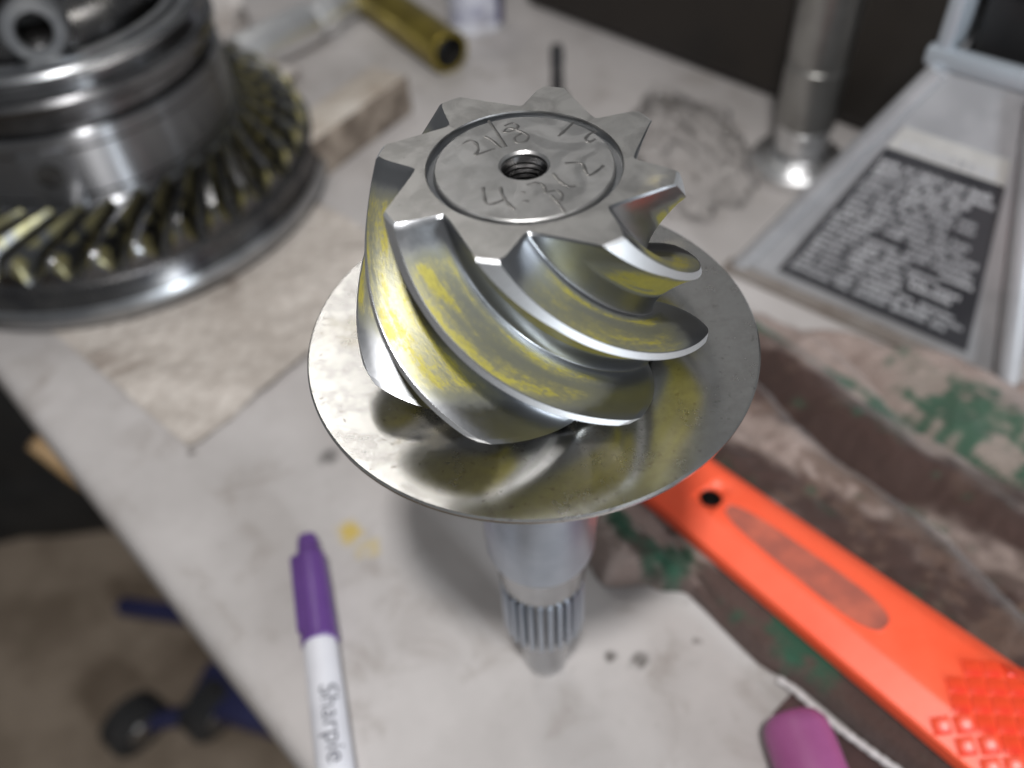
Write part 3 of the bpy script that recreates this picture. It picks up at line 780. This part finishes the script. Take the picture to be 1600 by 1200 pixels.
# worn oval panel
def oval(a0, a1, w0, w1, z, n=40, skew=0.0):
    pts = []
    for k in range(n):
        q = 2 * math.pi * k / n; cx = (a0 + a1) / 2 + (a1 - a0) / 2 * math.copysign(abs(math.cos(q)) ** .55, math.cos(q))
        f = (cx - a0) / (a1 - a0); wd = w0 + (w1 - w0) * f
        pts.append(H(cx, wd * math.copysign(abs(math.sin(q)) ** .7, math.sin(q)) + skew + .5, z))
    return pts
def slab(pts, z0, z1):
    return MB().prism([(p.x, p.y) for p in pts], z0, z1)
slab(oval(20, 86, 4.8, 7.2, 0, skew=-1.2), ZTOP - .6, ZTOP + .16).build('worn_panel', M['grime'], hand, 20)
rim = oval(20, 86, 5.1, 7.5, ZTOP + .12, 60, -1.2); MB().tube(rim + [rim[0]], .38, 6).build('panel_rim', M['orange'], hand)
# diamond grip: raised square studs in a diagonal lattice
gm = MB(); gm.bbox((0, 0, 0), (5.4, 5.4, 1.5), .5); gme = gm.mesh('grip_stud'); gme.materials.append(M['orange_grip'])
ang45 = math.atan2(da.y, da.x)
dx = Vector((1, -.12)).normalized(); dy = Vector((.16, 1)).normalized()
p0 = at(1500, 1100, ZTOP) ; p0 = Vector((p0.x - HO.x, p0.y - HO.y))
for i in range(-7, 12):
    for j in range(-14, 6):
        q = p0 + dx * (5.95 * i) + dy * (5.95 * j); a, b = q.dot(da), q.dot(db)
        if a < 108 + abs(b - 1) * .4 or a > 180: continue
        k = hw(a)
        if -0.92 * k < b < 0.92 * k:
            if b < -0.5 * k: z = ZB + (b / k + 1.0) / .5 * (ZTOP - ZB) + .1
            elif b > .64 * k: z = ZTOP - (b / k - .64) / .36 * (ZTOP - ZB) + .1
            else: z = ZTOP + .0
            o = link('grip_stud', gme, None, hand); o.location = Vector((q.x, q.y, z)) * MM
            tilt = -math.atan2(ZTOP - ZB, .5 * k) if b < -.5 * k else (math.atan2(ZTOP - ZB, .36 * k) if b > .64 * k else 0)
            o.rotation_euler = Matrix.Rotation(-tilt, 3, Vector((da.x, da.y, 0))).to_euler() if tilt else (0, 0, 0)
            if not tilt: o.rotation_euler = (0, 0, math.atan2(dx.y, dx.x))

# ------------------------------------------------------------------ mauve cap
pk = at(1240, 1150, 8); pk.z = 0
pkt = thing('squeeze_bottle', pk, 'mauve pink rounded plastic bottle lying by the maroon rag', 'bottle')
pdv = Vector((.10, -1, 0)).normalized(); psd = Vector((0, 0, 1)).cross(pdv)
Km = Matrix((psd, Vector((0, 0, 1)), pdv)).transposed()
mb = MB()
pr = [(0, -5.5), (5.0, -5.2), (9.5, -4.0), (11.4, -1.8), (12.0, 1.2), (12.2, 8), (12.2, 45), (11.5, 46), (0, 46)]
mb.lathe(pr, 48, Km @ Matrix.Diagonal((.88, .8, 1)), Vector((0, 0, 12.6))); mb.build('bottle_shell', M['pink'], pkt, 40)
# ------------------------------------------------------------------ jack stand
sA = at(1150, 420); ee = Vector((.733, -.68, 0)); nn = Vector((.68, .733, 0))
js = thing('jack_stand', (sA.x, sA.y, 0), 'silver jack stand with a worn black warning label on its sloping face', 'jack stand')
def S(e, n, z): return ee * e + nn * n + Vector((0, 0, z))
W, TH, TW0, TW1, TN = 132.0, 116.0, 59.0, 97.0, 20.0
def face_pt(x, y, out=0.0):
    """x 0..1 across the front face, y 0..1 up it"""
    l = S(0, 0, 0).lerp(S(TW0, TN, TH), y); r_ = S(W, 0, 0).lerp(S(TW1, TN, TH), y)
    p = l.lerp(r_, x); nrm = (ee.cross(S(0, TN, TH).normalized())).normalized()
    if nrm.dot(nn) > 0: nrm = -nrm
    return p + nrm * out
def panel(x0, x1, y0, y1, o0, o1, xs=None):
    """slab lying on the front face; edges follow the face's taper"""
    mb = MB(); c = [(x0, y0), (x1, y0), (x1, y1), (x0, y1)]
    mb.add([face_pt(x, y, o0) for x, y in c] + [face_pt(x, y, o1) for x, y in c],
           [(3, 2, 1, 0), (4, 5, 6, 7), (0, 1, 5, 4), (1, 2, 6, 5), (2, 3, 7, 6), (3, 0, 4, 7)])
    return mb
D = 118.0   # depth of the stand
mb = MB()
ct = [S(0, 0, 0), S(W, 0, 0), S(W, D, 0), S(0, D, 0)]; cu = [S(TW0, TN, TH), S(TW1, TN, TH), S(TW1, TN + 46, TH), S(TW0, TN + 46, TH)]
mb.add(ct + cu, [(0, 1, 5, 4), (1, 2, 6, 5), (2, 3, 7, 6), (3, 0, 4, 7)])
inn = [S(3, 3, 0), S(W - 3, 3, 0), S(W - 3, D - 3, 0), S(3, D - 3, 0)]; inu = [p + Vector((0, 0, 0)) for p in [S(TW0 + 2, TN + 2, TH), S(TW1 - 2, TN + 2, TH), S(TW1 - 2, TN + 44, TH), S(TW0 + 2, TN + 44, TH)]]
b = mb.add(inn + inu, [(4, 5, 1, 0), (5, 6, 2, 1), (6, 7, 3, 2), (7, 4, 0, 3)])
for k in range(4):
    k2 = (k + 1) % 4; mb.f.append((k, k2, 8 + k2, 8 + k)); mb.f.append((4 + k, 12 + k, 12 + k2, 4 + k2))
mb.build('pyramid_base', M['stand_paint'], js, 20)
# rolled rails up the slanting edges, foot flange
for x in (0.0, 1.0):
    pts = [face_pt(x, y / 12, 0.5) for y in range(0, 13)]
    MB().tube(pts, 5.2 if x else 4.0, 12).build('edge_rail', M['stand_paint'], js)
MB().bbox(S(W / 2, -1.5, 2.0), (W + 10, 9, 4.0), 1.2, Matrix((ee, nn, Vector((0, 0, 1)))).transposed()).build('foot_flange', M['rust'], js)
lab = panel(.13, .86, .075, .70, .3, .75).build('label', M['label_black'], js)
panel(.13, .86, .705, .79, .3, .8).build('label_heading', M['label_cream'], js)
# print: rows of worn, unreadable words
mb = MB(); rnd = random.Random(3)
rows_ = 20
for rwi in range(rows_):
    y = .115 + (.665 - .115) * (rwi + .5) / rows_; x = .155 + rnd.random() * .02
    hh = .0092
    while x < .82:
        wl = rnd.choice([.05, .07, .09, .12, .15]) * (1 + .5 * y)
        if x + wl > .845: break
        if rnd.random() > .07:
            nx = max(2, int(wl / .0145)); step = wl / nx
            for k in range(nx):
                x0 = x + k * step; up_ = rnd.choice([0, 0, .004]); dn_ = rnd.choice([0, 0, 0, .004])
                s_ = panel(x0, x0 + step * .80, y - hh * (.7 if k % 2 else 1) - dn_, y + hh * (.7 if k % 3 else 1) + up_, .76, .84)
                mb.add(s_.v, s_.f)
        x += wl + .016 + rnd.random() * .014
tag(mb.build('label_print', M['label_white'], lab, 0), kind='stuff')
mb = MB()
for k in range(10):
    x0 = .2 + k * .061; s_ = panel(x0, x0 + .04, .715, .745, .81, .88); mb.add(s_.v, s_.f)
mb.build('heading_print', M['label_white'], lab, 0)
# column socket and ratchet post on top
Sm = Matrix((ee, nn, Vector((0, 0, 1)))).transposed()
MB().bbox(S((TW0 + TW1) / 2 + 1, TN + 2, TH + 4), (54, 7, 8), 2, Sm).build('top_plate', M['stand_blue'], js)
MB().bbox(S(TW0 - 1.5, TN + 20, TH + 36), (6, 40, 66), 1.8, Sm).build('socket_cheek', M['stand_blue'], js)
MB().bbox(S(TW1 + 6.5, TN + 20, TH + 36), (6, 40, 66), 1.8, Sm).build('socket_cheek', M['stand_blue'], js)
MB().bbox(S((TW0 + TW1) / 2 + 2, TN + 26, TH + 46), (32, 24, 108), 3, Sm).build('ratchet_post', M['rubber'], js)
MB().bbox(S((TW0 + TW1) / 2 + 2.5, TN + 3, TH + 56), (36, 7, 22), 2.2, Sm).build('pawl', M['stand_blue'], js)

# ------------------------------------------------------------------ standing steel shaft
sb = at(1243, 262); 
st = thing('stub_shaft', (sb.x, sb.y, 0), 'grey steel stub shaft standing upright on its round flange', 'shaft')
mb = MB(); mb.lathe([(0, 0), (25, 0), (26, 1), (26, 6), (24.2, 8.4), (22.5, 8.8), (21.5, 10), (16.5, 11), (15.2, 13)], 96); mb.build('flange', M['chrome'], st, 30)
mb = MB(); mb.lathe([(14.0, 9), (14.0, 27), (15.4, 29), (15.4, 30)], 72); mb.build('journal', M['chrome'], st, 30)
mb = MB(); mb.lathe([(15.4, 30), (15.6, 31), (15.6, 63), (14.9, 64), (14.9, 66), (15.6, 67), (15.6, 112), (14.2, 114), (14.2, 150), (13, 152), (0, 152)], 72)
mb.build('shank', M['stub'], st, 30)

# ------------------------------------------------------------------ clear bag
bc = at(1068, 245)
mb = MB()
def bagp(i, j):
    th = 2 * math.pi * i; ph = math.pi * .5 * j
    d = Vector((math.cos(th) * math.cos(ph), math.sin(th) * math.cos(ph), math.sin(ph)))
    n1 = noise.fractal(d * 1.7 + Vector((3, 1, 4)), .8, 2.1, 3); n2 = noise.noise(d * 4.0 + Vector((1, 8, 2))); n3 = abs(noise.noise(d * 5.5 + Vector((5, 2, 7))))
    k = 1 + .20 * n1 + .07 * n2 - .20 * n3
    p = Vector((d.x * 34 * k, d.y * 66 * k, max(0.4, d.z * 20 * k + .4)))
    return tuple(bc + p)
mb.grid(bagp, 110, 44)
tag(mb.build('plastic_bag', M['film'], None, 18, weld=True), 'crumpled clear plastic bag on the bench behind the pinion', 'plastic bag')

# ------------------------------------------------------------------ dark case at the back
k0 = at(812, 6); k1 = at(1350, 215); kd = (k1 - k0); kl = kd.length; kd.normalize(); kn = Vector((-kd.y, kd.x, 0))
if kn.y < 0: kn = -kn
case = thing('tool_case', k0, 'dark brown tool case standing at the back of the bench', 'tool case')
Cm = Matrix((kd, kn, Vector((0, 0, 1)))).transposed(); CL = 470
MB().bbox(kd * (CL / 2) + kn * 90 + Vector((0, 0, 72)), (CL, 180, 144), 10, Cm, 3).build('case_body', M['dark_brown'], case)
MB().bbox(kd * (CL / 2) + kn * 90 + Vector((0, 0, 174)), (CL + 6, 186, 56), 10, Cm, 3).build('case_lid', M['black'], case)
MB().bbox(kd * 120 + kn * -2 + Vector((0, 0, 140)), (34, 8, 26), 2, Cm).build('latch', M['steel_dark'], case)
MB().bbox(kd * 340 + kn * -2 + Vector((0, 0, 140)), (34, 8, 26), 2, Cm).build('latch', M['steel_dark'], case)

# small grey box partly behind the stand
g0 = at(1415, 185)
gx = thing('metal_block', (g0.x, g0.y, 0), 'small dull grey metal block behind the jack stand', 'metal block', rz=R(-42))
MB().bbox((0, 0, 9), (46, 22, 18), 2).build('block_body', M['shaft_steel'], gx)
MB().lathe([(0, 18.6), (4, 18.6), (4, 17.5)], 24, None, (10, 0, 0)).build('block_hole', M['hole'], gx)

# ------------------------------------------------------------------ black pin
bp = at(871, 158)
pn = thing('locating_pin', (bp.x, bp.y, 0), 'short blackened pin standing upright behind the pinion gear', 'pin')
mb = MB(); mb.lathe([(0, 0), (6.5, 0), (6.8, .6), (6.8, 3.6), (6.2, 4.2), (3.6, 4.4), (3.6, 24), (4.0, 25), (4.0, 34), (3.2, 36.5), (0, 37)], 32); mb.build('pin_body', M['rubber'], pn, 30)
mb = MB(); mb.lathe([(4.05, 25.2), (4.3, 26), (4.3, 27), (4.05, 27.8)], 32); mb.build('collar', M['steel_dark'], pn, 30)

# ------------------------------------------------------------------ wood block
b0 = at(486, 228, 25); b1 = at(640, 118, 25); bd = b1 - b0; bd.z = 0; bl = bd.length; bd.normalize(); bn = Vector((-bd.y, bd.x, 0))
if bn.x > 0: bn = -bn
blk = thing('wood_block', (b0.x, b0.y, 0), 'pale wooden block with a darker brown side, next to the ring gear', 'wood block')
Bm = Matrix((bd, bn, Vector((0, 0, 1)))).transposed()
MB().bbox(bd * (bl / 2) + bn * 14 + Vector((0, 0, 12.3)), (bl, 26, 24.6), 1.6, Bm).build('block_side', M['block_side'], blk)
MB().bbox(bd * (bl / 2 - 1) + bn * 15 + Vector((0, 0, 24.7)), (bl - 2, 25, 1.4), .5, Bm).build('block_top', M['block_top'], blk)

# ------------------------------------------------------------------ chrome socket bar, brass sleeve, bottle, white rag
def lying(name, px0, px1, rad, label, cat, parts):
    a = at(*px0, rad); b_ = at(*px1, rad); d = b_ - a; d.z = 0; L = d.length; d.normalize()
    t_ = thing(name, (a.x, a.y, 0), label, cat)
    s_ = Vector((0, 0, 1)).cross(d)
    Mx = Matrix((s_, Vector((0, 0, 1)), d)).transposed()
    for nm_, prof_, mt in parts(L): 
        mb = MB(); mb.lathe(prof_, 48, Mx, Vector((0, 0, rad))); mb.build(nm_, M[mt], t_, 30)
    return t_
lying('socket_bar', (372, 92), (600, -22), 14.0, 'chrome socket extension bar lying behind the differential case', 'socket bar',
      lambda L: [('sleeve', [(0, 0), (13.2, 0), (14, .8), (14, 60), (13, 62), (10.6, 63), (10.6, 66)], 'satin_chrome'),
                 ('collar', [(10.6, 66), (12.6, 67), (12.6, 80), (10, 82)], 'satin_chrome'),
                 ('rod', [(10, 82), (9, 84), (9, L), (0, L)], 'satin_chrome')])
br = lying('brass_sleeve', (703, 82), (570, -14), 14.0, 'brass tube with a dark open end lying on the bench', 'tube',
      lambda L: [('tube_wall', [(10.6, 20), (10.6, 0), (13.4, 0), (14, .8), (14, L - 12), (15.4, L - 11), (15.4, L), (0, L)], 'brass'),
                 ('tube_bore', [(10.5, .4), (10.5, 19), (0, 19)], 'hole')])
bo = at(744, 52)
bt = thing('bottle', (bo.x, bo.y + 14, 0), 'small white bottle with a blue-violet label standing behind the brass tube', 'bottle')
MB().lathe([(0, 0), (18.5, 0), (20, 1.5), (20, 8), (20, 78), (17, 86), (9, 92), (9, 104), (0, 104)], 64).build('bottle_body', M['white_plastic'], bt, 30)
mb = MB(); mb.grid(lambda i, j: (20.25 * math.cos(R(-150 + 110 * i)), 20.25 * math.sin(R(-150 + 110 * i)), 8 + 62 * j), 40, 2); mb.build('label_front', M['bottle_label'], bt)
mb = MB(); mb.grid(lambda i, j: (20.35 * math.cos(R(-40 + 120 * i)), 20.35 * math.sin(R(-40 + 120 * i)), 4 + 70 * j), 40, 2); mb.build('label_back', M['label_blue'], bt)
def rag(name, px, rx, ry, h, seed, label):
    c = at(*px); mb = MB()
    def fn(i, j):
        th = 2 * math.pi * i; ph = math.pi * .5 * j
        d = Vector((math.cos(th) * math.cos(ph), math.sin(th) * math.cos(ph), math.sin(ph)))
        k = 1 + .35 * noise.fractal(d * 1.6 + Vector((seed, 2, 1)), .7, 2.1, 4) - .15 * abs(noise.noise(d * 5 + Vector((seed, 0, 0))))
        return (c.x + d.x * rx * k, c.y + d.y * ry * k, max(.3, d.z * h * k + .3))
    mb.grid(fn, 70, 26); tag(mb.build(name, M['rag_white'], None, 70, weld=True), label, 'rag')
rag('rag', (352, 60), 20, 26, 40, 3, 'bunched pale rag between the differential case and the chrome bar')
rag('rag', (432, 128), 14, 12, 14, 8, 'little crumpled pale rag lying against the ring gear teeth')

# ------------------------------------------------------------------ floor things left of the bench
def onfloor(u, v, z=-800): return at(u, v, z)
# black bag
q = onfloor(60, 835)
mb = MB()
def bl_bag(i, j):
    th = 2 * math.pi * i; ph = math.pi * .5 * j
    d = Vector((math.copysign(abs(math.cos(th)) ** .7, math.cos(th)) * math.cos(ph) ** .6, math.copysign(abs(math.sin(th)) ** .7, math.sin(th)) * math.cos(ph) ** .6, math.sin(ph)))
    k = 1 + .10 * noise.fractal(d * 1.5, .7, 2.1, 4)
    return (q.x - 20 + d.x * 330 * k, q.y + 250 + d.y * 260 * k, -800 + max(0, d.z) * 420 * k)
mb.grid(bl_bag, 80, 40)
tag(mb.build('duffel_bag', M['black'], None, 60, weld=True), 'large black bag on the concrete floor below the bench edge', 'bag')
# wooden handle leaning
tp = at(52, 690, -330); bt_ = Vector((tp.x + 330, tp.y - 60, -800))
dv = (bt_ - tp); Lh = dv.length; dv.normalize()
wh = thing('broom_handle', (bt_.x, bt_.y, -800), 'pale wooden broom handle leaning under the bench edge', 'handle')
pts = [tp - bt_ + dv * (Lh * k / 14) + Vector((0, 0, 800)) - Vector((0, 0, 800)) for k in range(15)]
MB().tube(pts, [8, 13, 15] + [16] * 12, 20).build('stick', M['stick'], wh, 60)
MB().tube([pts[-2], pts[-1]], 18, 20).build('ferrule', M['steel_dark'], wh, 60)
# blue floor jack
fj = onfloor(330, 1090); fr = R(-48)
jk = thing('floor_jack', (fj.x, fj.y, -800), 'blue steel floor jack with small iron wheels under the bench', 'floor jack')
def J(px, py, z=-800): p = at(px, py, z); return Vector((p.x - fj.x, p.y - fj.y, z + 800))
for aP, bP, nm_ in (((200, 965), (350, 985), 'cross_bar'), ((330, 925), (370, 1010), 'front_plate'), ((360, 1000), (560, 1130), 'side_rail'), ((400, 960), (600, 1080), 'side_rail')):
    a = J(*aP); b_ = J(*bP); d = b_ - a; L = d.length; d.normalize(); s_ = Vector((0, 0, 1)).cross(d)
    hgt = {'cross_bar': 20, 'front_plate': 90, 'side_rail': 80}[nm_]
    MB().bbox((a + b_) / 2 + Vector((0, 0, hgt / 2 + 22)), (L, 22, hgt), 4, Matrix((d, s_, Vector((0, 0, 1)))).transposed()).build(nm_, M['blue'], jk)
for wp in ((228, 1150), (345, 1128)):
    c = J(*wp); ax = Vector((.75, -.66, 0)); s_ = Vector((0, 0, 1)).cross(ax)
    Wx = Matrix((s_, Vector((0, 0, 1)), ax)).transposed()
    mb = MB(); mb.lathe([(10, -17), (30, -17), (38, -13), (38, 13), (30, 17), (10, 17)], 40, Wx, c + Vector((0, 0, 38))); wl = mb.build('wheel', M['rubber'], jk, 30)
    mb = MB(); mb.lathe([(0, -19), (16, -19), (18, -16), (18, 16), (16, 19), (0, 19)], 32, Wx, c + Vector((0, 0, 38))); mb.build('wheel_hub', M['steel'], wl, 30)
a = J(228, 1150) + Vector((0, 0, 38)); b_ = J(345, 1128) + Vector((0, 0, 38)); c_ = J(480, 1120) + Vector((0, 0, 46))
MB().tube([a, b_, c_], 12, 14).build('axle', M['blue'], jk)
MB().bbox((b_ + c_) / 2 + Vector((0, 0, 6)), (150, 60, 34), 6, Matrix.Rotation(R(-20), 3, 'Z')).build('frame_plate', M['blue'], jk)
# red and white tube
rw = onfloor(325, 935)
rt_ = thing('caulk_tube', (rw.x, rw.y, -800), 'white tube with a red stripe standing on the floor behind the blue jack', 'tube')
MB().lathe([(0, 0), (22, 0), (24, 2), (24, 150), (22, 154), (8, 158), (5, 190), (0, 190)], 40).build('tube_body', M['white_plastic'], rt_, 30)
mb = MB(); mb.grid(lambda i, j: (24.3 * math.cos(R(150 + 90 * i)), 24.3 * math.sin(R(150 + 90 * i)), 20 + 120 * j), 20, 2); mb.build('stripe', M['red'], rt_)
